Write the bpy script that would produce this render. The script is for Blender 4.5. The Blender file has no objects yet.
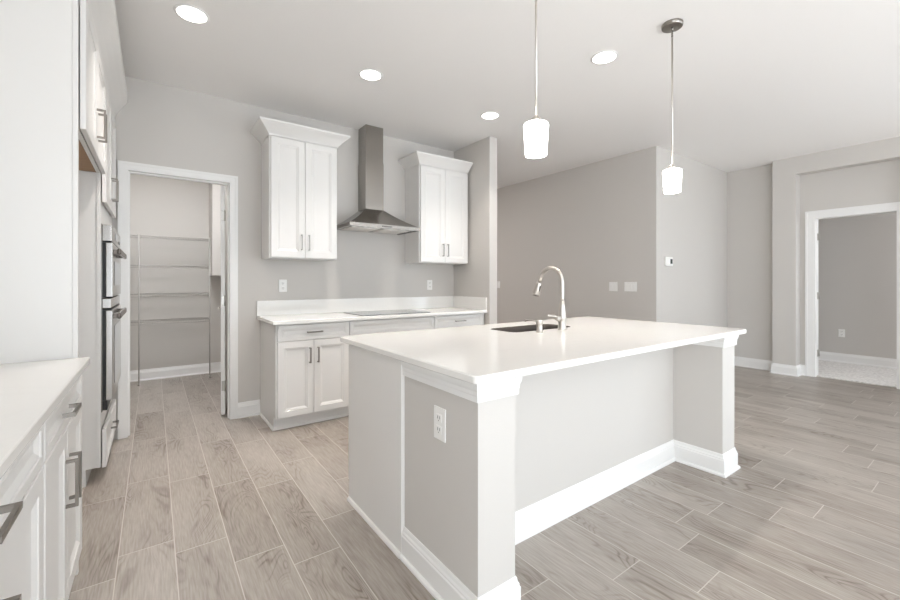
import bpy, bmesh, math, random
from mathutils import Vector, Matrix

random.seed(7)
S = bpy.context.scene
COL = S.collection
PI = math.pi

# ------------------------------------------------------------------ camera
H = 1.235
cam_d = bpy.data.cameras.new('camera')
cam_d.sensor_fit = 'HORIZONTAL'
cam_d.sensor_width = 36.0
cam_d.lens = 410.0 / 900.0 * 36.0
cam_d.shift_y = -(300.0 - 281.6) / 900.0
cam_d.clip_start = 0.02
cam_o = bpy.data.objects.new('camera', cam_d)
COL.objects.link(cam_o)
cam_o.location = (0, 0, H)
cam_o.rotation_euler = (PI / 2, 0, -0.62615)
S.camera = cam_o

# ------------------------------------------------------------------ world, daylight, exposure
w = bpy.data.worlds.new('sky_world')
S.world = w
w.use_nodes = True
bg = w.node_tree.nodes['Background']
bg.inputs[0].default_value = (0.80, 0.90, 1.0, 1)
bg.inputs[1].default_value = 3.2

S.view_settings.view_transform = 'Standard'
S.view_settings.look = 'None'
S.view_settings.gamma = 1.0
S.view_settings.use_curve_mapping = False
S.view_settings.exposure = 0.15
S.cycles.use_denoising = True
S.cycles.max_bounces = 10
S.cycles.diffuse_bounces = 7
S.cycles.glossy_bounces = 5
S.cycles.sample_clamp_indirect = 6.0


def area(name, loc, rot, sx, sy, energy, color, shape='RECTANGLE', spread=None):
    d = bpy.data.lights.new(name, 'AREA')
    d.shape = shape
    d.size = sx
    if shape in ('RECTANGLE', 'ELLIPSE'):
        d.size_y = sy
    d.energy = energy
    d.color = color
    if spread:
        d.spread = spread
    o = bpy.data.objects.new(name, d)
    COL.objects.link(o)
    o.location = loc
    o.rotation_euler = rot
    return o


# daylight coming in through the three glazed openings of the wall behind the camera and the
# side windows added left and right to even out the light
DAY = (0.71, 0.87, 1.0)
area('daylight', (0.55, -4.42, 1.25), (PI / 2, 0, 0), 1.8, 2.2, 5, DAY)
area('daylight', (3.1, -4.42, 1.25), (PI / 2, 0, 0), 2.2, 2.2, 6, DAY)
area('daylight', (5.7, -4.42, 1.25), (PI / 2, 0, 0), 1.8, 2.2, 5, DAY)
area('daylight', (6.86, -2.2, 1.35), (PI / 2, 0, PI / 2), 2.2, 2.0, 26, DAY)
area('daylight', (-0.86, -2.2, 1.35), (PI / 2, 0, -PI / 2), 2.2, 2.0, 68, (0.90, 0.95, 1.0))
area('daylight', (7.9, -1.0, 1.9), (PI / 2 - 0.7, 0, 0), 1.0, 1.3, 50, (0.9, 0.94, 1.0))  # added to brighten the carpeted room, whose walls have no window
# sun added to bounce off the floor behind the camera and brighten the ceiling
sd = bpy.data.lights.new('sun', 'SUN')
sd.energy = 36
sd.angle = math.radians(1.0)
sd.color = (0.87, 0.93, 1.0)
so = bpy.data.objects.new('sun', sd)
COL.objects.link(so)
so.location = (3, -9, 8)
so.rotation_euler = (math.radians(53), 0, math.radians(-4))
# unseen lamps added to brighten the pantry and the hall
area('pantry_fill', (0.2, 5.0, 2.78), (0, 0, 0), 0.3, 0.3, 28, (0.95, 0.97, 1.0), 'DISK')
area('hall_fill', (2.7, 5.7, 2.83), (0, 0, 0), 0.3, 0.3, 34, (1.0, 0.95, 0.93), 'DISK')

# ------------------------------------------------------------------ dimensions
CEIL = 2.865
BW = 4.14            # kitchen back wall
XL = -0.90           # left wall behind the tall cabinets
XR = 6.95            # right wall
XP = 6.79            # its projecting surround
SY = -4.5            # wall behind the camera

# ------------------------------------------------------------------ materials


def srgb(r, g, b):
    def f(c):
        c /= 255.0
        return c / 12.92 if c <= 0.04045 else ((c + 0.055) / 1.055) ** 2.4
    return (f(r), f(g), f(b), 1)


def mat(name, col, rough=0.5, metal=0.0, bump=None, spec=None, coat=0.0, aniso=None):
    m = bpy.data.materials.new(name)
    m.use_nodes = True
    nt = m.node_tree
    b = nt.nodes['Principled BSDF']
    b.inputs['Base Color'].default_value = col
    b.inputs['Roughness'].default_value = rough
    b.inputs['Metallic'].default_value = metal
    if spec is not None:
        b.inputs['Specular IOR Level'].default_value = spec
    if coat:
        b.inputs['Coat Weight'].default_value = coat
        b.inputs['Coat Roughness'].default_value = 0.05
    if bump:
        scale, strength = bump[0], bump[1]
        tc = nt.nodes.new('ShaderNodeTexCoord')
        nz = nt.nodes.new('ShaderNodeTexNoise')
        nz.inputs['Scale'].default_value = scale
        nz.inputs['Detail'].default_value = 3
        bp = nt.nodes.new('ShaderNodeBump')
        bp.inputs['Strength'].default_value = strength
        bp.inputs['Distance'].default_value = 0.002
        src = tc.outputs['Object']
        if len(bump) > 2:
            mp = nt.nodes.new('ShaderNodeMapping')
            mp.inputs['Scale'].default_value = bump[2]
            nt.links.new(src, mp.inputs['Vector'])
            src = mp.outputs['Vector']
        nt.links.new(src, nz.inputs['Vector'])
        nt.links.new(nz.outputs['Fac'], bp.inputs['Height'])
        nt.links.new(bp.outputs['Normal'], b.inputs['Normal'])
    return m


def emis(name, col, strength):
    m = bpy.data.materials.new(name)
    m.use_nodes = True
    b = m.node_tree.nodes['Principled BSDF']
    b.inputs['Base Color'].default_value = (0.9, 0.9, 0.9, 1)
    b.inputs['Emission Color'].default_value = col
    b.inputs['Emission Strength'].default_value = strength
    return m


M = {}
M['wall'] = mat('wall_paint', srgb(205, 201, 196), 0.75, bump=(160, 0.10), spec=0.3)
M['ceiling'] = mat('ceiling_paint', srgb(240, 238, 236), 0.85, bump=(90, 0.25), spec=0.2)
M['trim'] = mat('trim_paint', srgb(237, 236, 234), 0.35)
M['cab'] = mat('cabinet_paint', srgb(230, 228, 225), 0.32)
M['steel'] = mat('brushed_steel', srgb(162, 158, 153), 0.19, 1.0, bump=(40, 0.06, (1, 1, 60)))
M['nickel'] = mat('brushed_nickel', srgb(212, 206, 199), 0.36, 1.0)
M['dnickel'] = mat('satin_pull_metal', srgb(150, 145, 139), 0.30, 1.0)
M['sink'] = mat('sink_steel', srgb(92, 86, 81), 0.5, 0.9)
M['chrome'] = mat('hinge_metal', srgb(190, 188, 182), 0.3, 1.0)
M['blackglass'] = mat('black_glass', srgb(30, 29, 29), 0.06, spec=0.6)
M['osteel'] = mat('oven_steel', srgb(206, 203, 199), 0.22, 1.0)
M['dsteel'] = mat('dark_steel', srgb(112, 104, 98), 0.25, 1.0)
M['black'] = mat('black_plastic', srgb(18, 18, 18), 0.4)
M['dark'] = mat('dark_gap', srgb(40, 38, 36), 0.7)
M['plate'] = mat('white_plastic', srgb(242, 241, 238), 0.3)
M['slot'] = mat('outlet_slot', srgb(95, 92, 88), 0.5)
M['wire'] = mat('white_wire', srgb(184, 180, 176), 0.4)  # white wire greyed, its shade put into the colour
M['screen'] = mat('thermostat_screen', srgb(72, 78, 78), 0.2)
M['lens'] = emis('light_lens', (1.0, 0.96, 0.90, 1), 9.0)
M['shade'] = emis('frosted_glass', (1.0, 0.97, 0.93, 1), 12.0)
M['hoodlens'] = mat('hood_lamp_lens', srgb(235, 232, 226), 0.2)


def make_quartz():
    m = bpy.data.materials.new('white_quartz')
    m.use_nodes = True
    nt = m.node_tree
    b = nt.nodes['Principled BSDF']
    tc = nt.nodes.new('ShaderNodeTexCoord')
    n1 = nt.nodes.new('ShaderNodeTexNoise')
    n1.inputs['Scale'].default_value = 2.3
    n1.inputs['Detail'].default_value = 5
    n1.inputs['Distortion'].default_value = 1.2
    r = nt.nodes.new('ShaderNodeValToRGB')
    r.color_ramp.elements[0].position = 0.485
    r.color_ramp.elements[0].color = srgb(240, 238, 234)
    r.color_ramp.elements[1].position = 0.52
    r.color_ramp.elements[1].color = srgb(240, 238, 234)
    e = r.color_ramp.elements.new(0.5)
    e.color = srgb(238, 236, 232)
    nt.links.new(tc.outputs['Object'], n1.inputs['Vector'])
    nt.links.new(n1.outputs['Fac'], r.inputs['Fac'])
    nt.links.new(r.outputs['Color'], b.inputs['Base Color'])
    b.inputs['Roughness'].default_value = 0.09
    b.inputs['Specular IOR Level'].default_value = 0.5
    return m


M['quartz'] = make_quartz()


def make_floor():
    """porcelain wood-look planks along Y: 0.2085 m wide, 0.81 m long, each column with its own offset"""
    m = bpy.data.materials.new('plank_tile')
    m.use_nodes = True
    nt = m.node_tree
    b = nt.nodes['Principled BSDF']
    L = nt.links.new

    def mth(op, a, c=None, d=None):
        n = nt.nodes.new('ShaderNodeMath')
        n.operation = op
        for i, v in enumerate((a, c, d)):
            if v is None:
                continue
            if isinstance(v, (int, float)):
                n.inputs[i].default_value = v
            else:
                L(v, n.inputs[i])
        return n.outputs[0]
    geo = nt.nodes.new('ShaderNodeNewGeometry')
    sep = nt.nodes.new('ShaderNodeSeparateXYZ')
    L(geo.outputs['Position'], sep.inputs[0])
    X, Y = sep.outputs[0], sep.outputs[1]
    PWID, PLEN = 0.2085, 0.81
    u = mth('DIVIDE', mth('ADD', X, 0.128), PWID)
    k = mth('FLOOR', u)
    fu = mth('SUBTRACT', u, k)
    offs = [0.743, 0.62, 0.396, 0.228, 0.488, 0.05, 0.33, 0.66, 0.17, 0.743, 0.103, 0.215, 0.151, 0.753, 0.625,
            0.042, 0.22, 0.5, 0.16, 0.58]
    km = mth('MODULO', mth('ADD', k, 200.0), 20.0)
    ramp = nt.nodes.new('ShaderNodeValToRGB')
    ramp.color_ramp.interpolation = 'CONSTANT'
    els = ramp.color_ramp.elements
    els[0].position = 0.0
    els[0].color = (offs[0],) * 3 + (1,)
    els[1].position = 1 / 20.0
    els[1].color = (offs[1],) * 3 + (1,)
    for i in range(2, 20):
        e = els.new(i / 20.0)
        e.color = (offs[i],) * 3 + (1,)
    L(mth('DIVIDE', mth('ADD', km, 0.5), 20.0), ramp.inputs['Fac'])
    v = mth('DIVIDE', mth('SUBTRACT', Y, ramp.outputs['Color']), PLEN)
    j = mth('FLOOR', v)
    fv = mth('SUBTRACT', v, j)
    # grout mask
    gx = mth('MULTIPLY', mth('MINIMUM', fu, mth('SUBTRACT', 1.0, fu)), PWID)
    gy = mth('MULTIPLY', mth('MINIMUM', fv, mth('SUBTRACT', 1.0, fv)), PLEN)
    gd = mth('MINIMUM', gx, gy)
    grout = mth('SUBTRACT', 1.0, mth('MINIMUM', 1.0, mth('MAXIMUM', 0.0, mth('DIVIDE', mth('SUBTRACT', gd, 0.0012), 0.0012))))
    # per plank random
    wn = nt.nodes.new('ShaderNodeTexWhiteNoise')
    wn.noise_dimensions = '2D'
    cmb = nt.nodes.new('ShaderNodeCombineXYZ')
    L(k, cmb.inputs[0]); L(j, cmb.inputs[1])
    L(cmb.outputs[0], wn.inputs['Vector'])
    # grain coordinates, shifted per plank
    cg = nt.nodes.new('ShaderNodeCombineXYZ')
    L(mth('ADD', X, mth('MULTIPLY', wn.outputs['Value'], 37.0)), cg.inputs[0])
    L(mth('MULTIPLY', Y, 0.22), cg.inputs[1])
    L(mth('MULTIPLY', wn.outputs['Value'], 11.0), cg.inputs[2])
    n0 = nt.nodes.new('ShaderNodeTexNoise')          # ring field
    n0.inputs['Scale'].default_value = 5.0
    n0.inputs['Detail'].default_value = 1.5
    n0.inputs['Distortion'].default_value = 1.2
    L(cg.outputs[0], n0.inputs['Vector'])
    rings = mth('SINE', mth('MULTIPLY', n0.outputs['Fac'], 120.0))
    rings = mth('POWER', mth('MULTIPLY_ADD', rings, 0.5, 0.5), 4.0)
    n1 = nt.nodes.new('ShaderNodeTexNoise')          # fine fibre
    n1.inputs['Scale'].default_value = 1.0
    n1.inputs['Detail'].default_value = 4
    mp = nt.nodes.new('ShaderNodeMapping')
    mp.inputs['Scale'].default_value = (150, 45, 1)
    L(cg.outputs[0], mp.inputs['Vector'])
    L(mp.outputs[0], n1.inputs['Vector'])
    n2 = nt.nodes.new('ShaderNodeTexNoise')          # where the figure is strong
    n2.inputs['Scale'].default_value = 7.0
    n2.inputs['Detail'].default_value = 2
    L(cg.outputs[0], n2.inputs['Vector'])
    fig = mth('MULTIPLY', rings, mth('MINIMUM', 1.0, mth('MAXIMUM', 0.0, mth('MULTIPLY', mth('SUBTRACT', n2.outputs['Fac'], 0.44), 4.5))))
    t = mth('ADD', mth('MULTIPLY', fig, 0.40),
            mth('ADD', mth('MULTIPLY', mth('SUBTRACT', n1.outputs['Fac'], 0.5), 0.85),
                mth('ADD', mth('MULTIPLY', mth('SUBTRACT', wn.outputs['Value'], 0.5), 0.30),
                    mth('MULTIPLY', mth('SUBTRACT', n2.outputs['Fac'], 0.5), 0.45))))
    t = mth('ADD', t, 0.42)
    cr = nt.nodes.new('ShaderNodeValToRGB')
    cr.color_ramp.elements[0].position = 0.0
    cr.color_ramp.elements[0].color = srgb(186, 179, 171)
    cr.color_ramp.elements[1].position = 1.0
    cr.color_ramp.elements[1].color = srgb(118, 106, 96)
    L(t, cr.inputs['Fac'])
    mx = nt.nodes.new('ShaderNodeMix')
    mx.data_type = 'RGBA'
    L(grout, mx.inputs[0])
    L(cr.outputs['Color'], mx.inputs[6])
    mx.inputs[7].default_value = srgb(200, 194, 187)
    L(mx.outputs[2], b.inputs['Base Color'])
    b.inputs['Roughness'].default_value = 0.36
    b.inputs['Specular IOR Level'].default_value = 0.45
    bp = nt.nodes.new('ShaderNodeBump')
    bp.inputs['Strength'].default_value = 0.35
    bp.inputs['Distance'].default_value = 0.002
    L(mth('SUBTRACT', mth('MULTIPLY', n1.outputs['Fac'], 0.25), grout), bp.inputs['Height'])
    L(bp.outputs['Normal'], b.inputs['Normal'])
    return m


M['floor'] = make_floor()


def make_carpet():
    m = mat('carpet_pile', srgb(205, 199, 193), 0.95, bump=(260, 1.0), spec=0.1)
    nt = m.node_tree
    b = nt.nodes['Principled BSDF']
    tc = nt.nodes.new('ShaderNodeTexCoord')
    n = nt.nodes.new('ShaderNodeTexNoise')
    n.inputs['Scale'].default_value = 45
    n.inputs['Detail'].default_value = 4
    r = nt.nodes.new('ShaderNodeValToRGB')
    r.color_ramp.elements[0].position = 0.3
    r.color_ramp.elements[0].color = srgb(206, 202, 198)
    r.color_ramp.elements[1].position = 0.7
    r.color_ramp.elements[1].color = srgb(240, 237, 233)
    nt.links.new(tc.outputs['Object'], n.inputs['Vector'])
    nt.links.new(n.outputs['Fac'], r.inputs['Fac'])
    nt.links.new(r.outputs['Color'], b.inputs['Base Color'])
    return m


M['carpet'] = make_carpet()


def make_wood():
    m = mat('plywood', srgb(150, 118, 86), 0.6)
    nt = m.node_tree
    b = nt.nodes['Principled BSDF']
    tc = nt.nodes.new('ShaderNodeTexCoord')
    mp = nt.nodes.new('ShaderNodeMapping')
    mp.inputs['Scale'].default_value = (30, 2.5, 30)
    n = nt.nodes.new('ShaderNodeTexNoise')
    n.inputs['Scale'].default_value = 1.5
    n.inputs['Detail'].default_value = 4
    r = nt.nodes.new('ShaderNodeValToRGB')
    r.color_ramp.elements[0].color = srgb(138, 106, 74)
    r.color_ramp.elements[1].color = srgb(176, 142, 106)
    nt.links.new(tc.outputs['Object'], mp.inputs[0])
    nt.links.new(mp.outputs[0], n.inputs['Vector'])
    nt.links.new(n.outputs['Fac'], r.inputs['Fac'])
    nt.links.new(r.outputs['Color'], b.inputs['Base Color'])
    return m


M['wood'] = make_wood()

# ------------------------------------------------------------------ mesh helpers


class MB:
    def __init__(self):
        self.bm = bmesh.new()

    def box(self, x0, x1, y0, y1, z0, z1, bev=0.0, seg=2):
        r = bmesh.ops.create_cube(self.bm, size=1.0)
        vs = r['verts']
        for v in vs:
            v.co = Vector(((x0 + x1) / 2 + v.co.x * (x1 - x0), (y0 + y1) / 2 + v.co.y * (y1 - y0),
                           (z0 + z1) / 2 + v.co.z * (z1 - z0)))
        if bev > 0:
            es = list({e for v in vs for e in v.link_edges})
            bmesh.ops.bevel(self.bm, geom=es, offset=bev, segments=seg, affect='EDGES', profile=0.5)
        return self

    def prism(self, pts, axis, a, b):
        """closed polygon extruded along an axis; pts are the two other coordinates in order"""
        def P(p, t):
            if axis == 'x':
                return (t, p[0], p[1])
            if axis == 'y':
                return (p[0], t, p[1])
            return (p[0], p[1], t)
        lo = [self.bm.verts.new(P(p, a)) for p in pts]
        hi = [self.bm.verts.new(P(p, b)) for p in pts]
        n = len(pts)
        fs = [self.bm.faces.new(lo), self.bm.faces.new(list(reversed(hi)))]
        for i in range(n):
            fs.append(self.bm.faces.new((lo[(i + 1) % n], lo[i], hi[i], hi[(i + 1) % n])))
        return self

    def lathe(self, prof, cx, cy, seg=32, smooth=True):
        """prof = [(radius, z)...] bottom to top around a vertical axis"""
        rings = []
        for r, z in prof:
            if r < 1e-6:
                rings.append([self.bm.verts.new((cx, cy, z))])
            else:
                rings.append([self.bm.verts.new((cx + r * math.cos(2 * PI * i / seg), cy + r * math.sin(2 * PI * i / seg), z))
                              for i in range(seg)])
        for a, b in zip(rings, rings[1:]):
            for i in range(seg):
                j = (i + 1) % seg
                if len(a) == 1 and len(b) == 1:
                    continue
                if len(a) == 1:
                    f = self.bm.faces.new((a[0], b[j], b[i]))
                elif len(b) == 1:
                    f = self.bm.faces.new((a[i], a[j], b[0]))
                else:
                    f = self.bm.faces.new((a[i], a[j], b[j], b[i]))
                f.smooth = smooth
        return self

    def tube(self, pts, rad, seg=12, cap=True):
        pts = [Vector(p) for p in pts]
        rads = rad if isinstance(rad, (list, tuple)) else [rad] * len(pts)
        rings = []
        t0 = (pts[1] - pts[0]).normalized()
        up = Vector((0, 0, 1)) if abs(t0.z) < 0.9 else Vector((1, 0, 0))
        nrm = t0.cross(up).normalized()
        for i, p in enumerate(pts):
            if i == 0:
                t = pts[1] - pts[0]
            elif i == len(pts) - 1:
                t = pts[-1] - pts[-2]
            else:
                t = (pts[i + 1] - pts[i]).normalized() + (pts[i] - pts[i - 1]).normalized()
            t.normalize()
            nrm = (nrm - t * nrm.dot(t)).normalized()
            bn = t.cross(nrm)
            rings.append([self.bm.verts.new(p + (nrm * math.cos(2 * PI * q / seg) + bn * math.sin(2 * PI * q / seg)) * rads[i])
                          for q in range(seg)])
        for a, b in zip(rings, rings[1:]):
            for q in range(seg):
                f = self.bm.faces.new((a[q], a[(q + 1) % seg], b[(q + 1) % seg], b[q]))
                f.smooth = seg > 4
        if cap:
            self.bm.faces.new(list(reversed(rings[0])))
            self.bm.faces.new(rings[-1])
        return self

    def sweep(self, path, prof, closed=False):
        """moulding: prof [(outward offset, z)] closed polygon swept along a plan path; outward is to the right"""
        P = [Vector((p[0], p[1])) for p in path]
        n = len(P)
        nr = []
        for i in range(n if closed else n - 1):
            d = (P[(i + 1) % n] - P[i]).normalized()
            nr.append(Vector((d.y, -d.x)))
        mit = []
        for i in range(n):
            if closed:
                a, b = nr[i - 1], nr[i]
            else:
                a, b = nr[max(0, i - 1)], nr[min(n - 2, i)]
            m = a + b
            mit.append(m / m.length_squared * 2.0)
        rings = [[self.bm.verts.new((P[i].x + mit[i].x * o, P[i].y + mit[i].y * o, z)) for o, z in prof] for i in range(n)]
        q = len(prof)
        for i in range(n if closed else n - 1):
            a, b = rings[i], rings[(i + 1) % n]
            for k in range(q):
                self.bm.faces.new((a[k], a[(k + 1) % q], b[(k + 1) % q], b[k]))
        if not closed:
            self.bm.faces.new(list(reversed(rings[0])))
            self.bm.faces.new(rings[-1])
        return self

    def panel(self, x0, x1, z0, z1, yf, t, s=0.058, inner=True, dirn=-1):
        """cabinet door or drawer front in the XZ plane, face towards -Y at yf, thickness t, moulded recessed panel"""
        bm = self.bm
        e = 0.0025

        def loop(ins, y):
            return [bm.verts.new((x0 + ins, y, z0 + ins)), bm.verts.new((x1 - ins, y, z0 + ins)),
                    bm.verts.new((x1 - ins, y, z1 - ins)), bm.verts.new((x0 + ins, y, z1 - ins))]
        steps = [(0, yf + t), (0, yf + e), (e, yf)]
        if inner:
            steps += [(s, yf), (s + 0.003, yf + 0.004), (s + 0.007, yf + 0.004), (s + 0.019, yf + 0.010), (s + 0.022, yf + 0.0115)]
        loops = [loop(*st) for st in steps]
        bm.faces.new(list(reversed(loops[0])))
        for a, b in zip(loops, loops[1:]):
            for i in range(4):
                bm.faces.new((a[i], a[(i + 1) % 4], b[(i + 1) % 4], b[i]))
        bm.faces.new(loops[-1])
        return self

    def pull(self, p0, p1, out, proj=0.032, wd=0.011, th=0.008):
        """square bar pull: bar from p0 to p1 (points on the door face) held off by two posts along out"""
        p0, p1, out = Vector(p0), Vector(p1), Vector(out).normalized()
        ax = (p1 - p0).normalized()
        sd = ax.cross(out)

        def bar(a, b, u, v, hu, hv):
            vs = []
            for c in (a, b):
                for su, sv in ((-1, -1), (1, -1), (1, 1), (-1, 1)):
                    vs.append(self.bm.verts.new(c + u * hu * su + v * hv * sv))
            f = self.bm.faces.new
            f(vs[0:4][::-1]); f(vs[4:8])
            for i in range(4):
                f((vs[i], vs[(i + 1) % 4], vs[4 + (i + 1) % 4], vs[4 + i]))
        top = out * (proj - th / 2)
        bar(p0 + top, p1 + top, sd, out, wd / 2, th / 2)
        for p, q in ((p0, 1), (p1, -1)):
            c = p + ax * q * th / 2
            bar(c, c + out * (proj - th), sd, ax, wd / 2, th / 2)
        return self

    def xform(self, mtx):
        bmesh.ops.transform(self.bm, matrix=mtx, verts=self.bm.verts)
        return self

    def build(self, name, material, parent=None, recentre=False):
        bmesh.ops.recalc_face_normals(self.bm, faces=self.bm.faces)
        me = bpy.data.meshes.new(name)
        off = Vector((0, 0, 0))
        if recentre:
            xs = [v.co for v in self.bm.verts]
            off = Vector(((min(c.x for c in xs) + max(c.x for c in xs)) / 2,
                          (min(c.y for c in xs) + max(c.y for c in xs)) / 2, min(c.z for c in xs)))
            bmesh.ops.translate(self.bm, vec=-off, verts=self.bm.verts)
        self.bm.to_mesh(me)
        self.bm.free()
        me.materials.append(M[material] if isinstance(material, str) else material)
        o = bpy.data.objects.new(name, me)
        COL.objects.link(o)
        o.location = off
        if parent is not None:
            o.parent = parent
        return o


def thing(name, label, cat, loc=(0, 0, 0), rotz=0.0, group=None):
    o = bpy.data.objects.new(name, None)
    o.empty_display_size = 0.05
    COL.objects.link(o)
    o.location = loc
    o.rotation_euler = (0, 0, rotz)
    o['label'] = label
    o['category'] = cat
    if group:
        o['group'] = group
    return o


def tag(o, label, cat, group=None):
    o['label'] = label
    o['category'] = cat
    if group:
        o['group'] = group
    return o


def struct(mb, name, material, parent=None):
    o = mb.build(name, material, parent)
    if parent is None:
        o['kind'] = 'structure'
    return o


def dup(root, loc, rotz=None, label=None, group=None):
    r = root.copy()
    COL.objects.link(r)
    r.location = loc
    if rotz is not None:
        r.rotation_euler = (0, 0, rotz)
    if label:
        r['label'] = label
    if group:
        r['group'] = group
    for ch in list(root.children):
        c = ch.copy()
        COL.objects.link(c)
        c.parent = r
        for g in list(ch.children):
            d = g.copy()
            COL.objects.link(d)
            d.parent = c
    return r


# ------------------------------------------------------------------ the room shell
struct(MB().box(XL - 0.12, XR + 0.06, SY - 0.3, 7.6, -0.12, 0.0), 'floor', 'floor')
struct(MB().box(XR + 0.06, 8.70, -1.2, 4.0, -0.12, 0.012), 'floor_carpet', 'carpet')
struct(MB().box(XL - 0.12, 8.70, SY - 0.3, 7.6, CEIL, CEIL + 0.12), 'ceiling', 'ceiling')

PX0, PX1, PZ = -0.175, 0.566, 2.132        # pantry doorway
struct(MB().prism([(XL, 0), (PX0, 0), (PX0, PZ), (PX1, PZ), (PX1, 0), (3.165, 0), (3.165, CEIL), (XL, CEIL)], 'y', BW, BW + 0.12),
       'wall_back', 'wall')
struct(MB().box(3.05, 3.165, 3.46, BW, 0, CEIL, 0.004), 'wall_return', 'wall')
struct(MB().prism([(SY - 0.12, 0), (BW + 0.12, 0), (BW + 0.12, CEIL), (SY - 0.12, CEIL), (SY - 0.12, 2.4), (-1.0, 2.4), (-1.0, 0.3),
                   (-3.4, 0.3), (-3.4, 2.3999), (SY - 0.12, 2.3999)], 'x', XL - 0.12, XL), 'wall_left', 'wall')
# pantry
struct(MB().box(-0.95, 1.22, 6.40, 6.52, 0, CEIL), 'wall_pantry_back', 'wall')
struct(MB().box(-0.95, -0.83, BW + 0.12, 6.40, 0, CEIL), 'wall_pantry_left', 'wall')
struct(MB().box(1.10, 1.22, BW + 0.12, 6.40, 0, CEIL), 'wall_pantry_right', 'wall')
# hall behind the return wall and the block with the thermostat
HX, HY = 4.895, 2.538
struct(MB().box(HX, 7.0, HY, 7.48, 0, CEIL), 'wall_hall', 'wall')
struct(MB().box(1.22, 7.0, 7.48, 7.6, 0, CEIL), 'wall_hall_end', 'wall')
struct(MB().box(1.22, 1.34, BW + 0.12, 7.48, 0, CEIL), 'wall_hall_left', 'wall')
# right wall with the doorway, and its projecting surround
DY0, DY1, DZ = 0.800, 1.541, 2.062
struct(MB().prism([(SY, 0), (-3.4, 0), (-3.4, 2.4), (-1.3, 2.4), (-1.3, 0), (DY0, 0), (DY0, DZ), (DY1, DZ), (DY1, 0), (HY, 0), (HY, CEIL), (SY, CEIL)], 'x', XR, XR + 0.12),
       'wall_right', 'wall')
AY0, AY1, AZ = 0.66, 1.689, 2.640
struct(MB().prism([(SY, 0), (-3.4, 0), (-3.4, 2.4), (-1.3, 2.4), (-1.3, 0), (AY0, 0), (AY0, AZ), (AY1, AZ), (AY1, 0), (1.939, 0), (1.939, CEIL), (SY, CEIL)], 'x', XP, XR),
       'wall_right_front', 'wall')
# room beyond the right doorway
struct(MB().box(8.45, 8.57, -1.2, 4.0, 0, CEIL), 'wall_bedroom_right', 'wall')
struct(MB().box(XR + 0.12, 8.45, 3.88, 4.0, 0, CEIL), 'wall_bedroom_back', 'wall')
struct(MB().box(XR + 0.12, 8.45, -1.2, -1.08, 0, CEIL), 'wall_bedroom_front', 'wall')
# wall behind the camera with three tall glazed openings
WIN = [(-0.4, 1.5), (1.9, 4.3), (4.75, 6.65)]
pts = [(XL - 0.12, 0)]
for a, b in WIN:
    pts += [(a, 0), (a, 2.4), (b, 2.4), (b, 0)]
pts += [(XR + 0.12, 0), (XR + 0.12, CEIL), (XL - 0.12, CEIL)]
struct(MB().prism(pts, 'y', SY - 0.12, SY), 'wall_front', 'wall')
for i, (a, b) in enumerate(WIN):
    m = MB()
    for x0, x1, z0, z1 in ((a, a + .06, 0, 2.4), (b - .06, b, 0, 2.4), (a, b, 2.34, 2.4), (a, b, 0, .06),
                           ((a + b) / 2 - .04, (a + b) / 2 + .04, 0, 2.4)):
        m.box(x0, x1, SY - 0.08, SY - 0.03, z0, z1)
    struct(m, 'window_%d' % (i + 1), 'trim')

for i, (x, z0) in enumerate(((XL - 0.08, 0.3), (XR + 0.04, 0.0))):  # side windows out of view, added to even out the room light
    m = MB()
    y0, y1 = (-3.4, -1.0) if i == 0 else (-3.4, -1.3)
    for a, b, c, d in ((y0, y0 + .06, z0, 2.4), (y1 - .06, y1, z0, 2.4), (y0, y1, 2.34, 2.4), (y0, y1, z0, z0 + .06),
                       ((y0 + y1) / 2 - .04, (y0 + y1) / 2 + .04, z0, 2.4)):
        m.box(x, x + 0.05, a, b, c, d)
    struct(m, 'window_%d' % (i + 4), 'trim')

BASE = [(0, 0), (0.026, 0), (0.026, 0.010), (0.021, 0.017), (0.015, 0.019), (0.015, 0.098), (0.0115, 0.103), (0.0115, 0.110),
        (0.007, 0.118), (0.005, 0.130), (0.003, 0.136), (0, 0.136)]


def base(name, path, prof=BASE):
    struct(MB().sweep(path, prof), name, 'trim')


CW = 0.052
base('baseboard_back', [(PX1 + CW, BW), (0.806, BW)])
base('baseboard_pantry', [(-0.83, BW + 0.14), (-0.83, 6.40), (1.10, 6.40), (1.10, BW + 0.14)])
base('baseboard_return', [(3.05, 3.49), (3.05, 3.46), (3.165, 3.46), (3.165, BW)])
base('baseboard_hall', [(HX, 7.4), (HX, HY), (XR, HY), (XR, 1.939), (XP, 1.939), (XP, AY1), (XR, AY1), (XR, DY1 + 0.09)])
base('baseboard_bedroom', [(8.45, 3.88), (8.45, -1.08)], [(o, z + 0.012) for o, z in BASE])

CAS = [(0, 0), (0.012, 0), (0.014, 0.02), (0.017, 0.045), (0.019, 0.06), (0, 0.06)]


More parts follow.
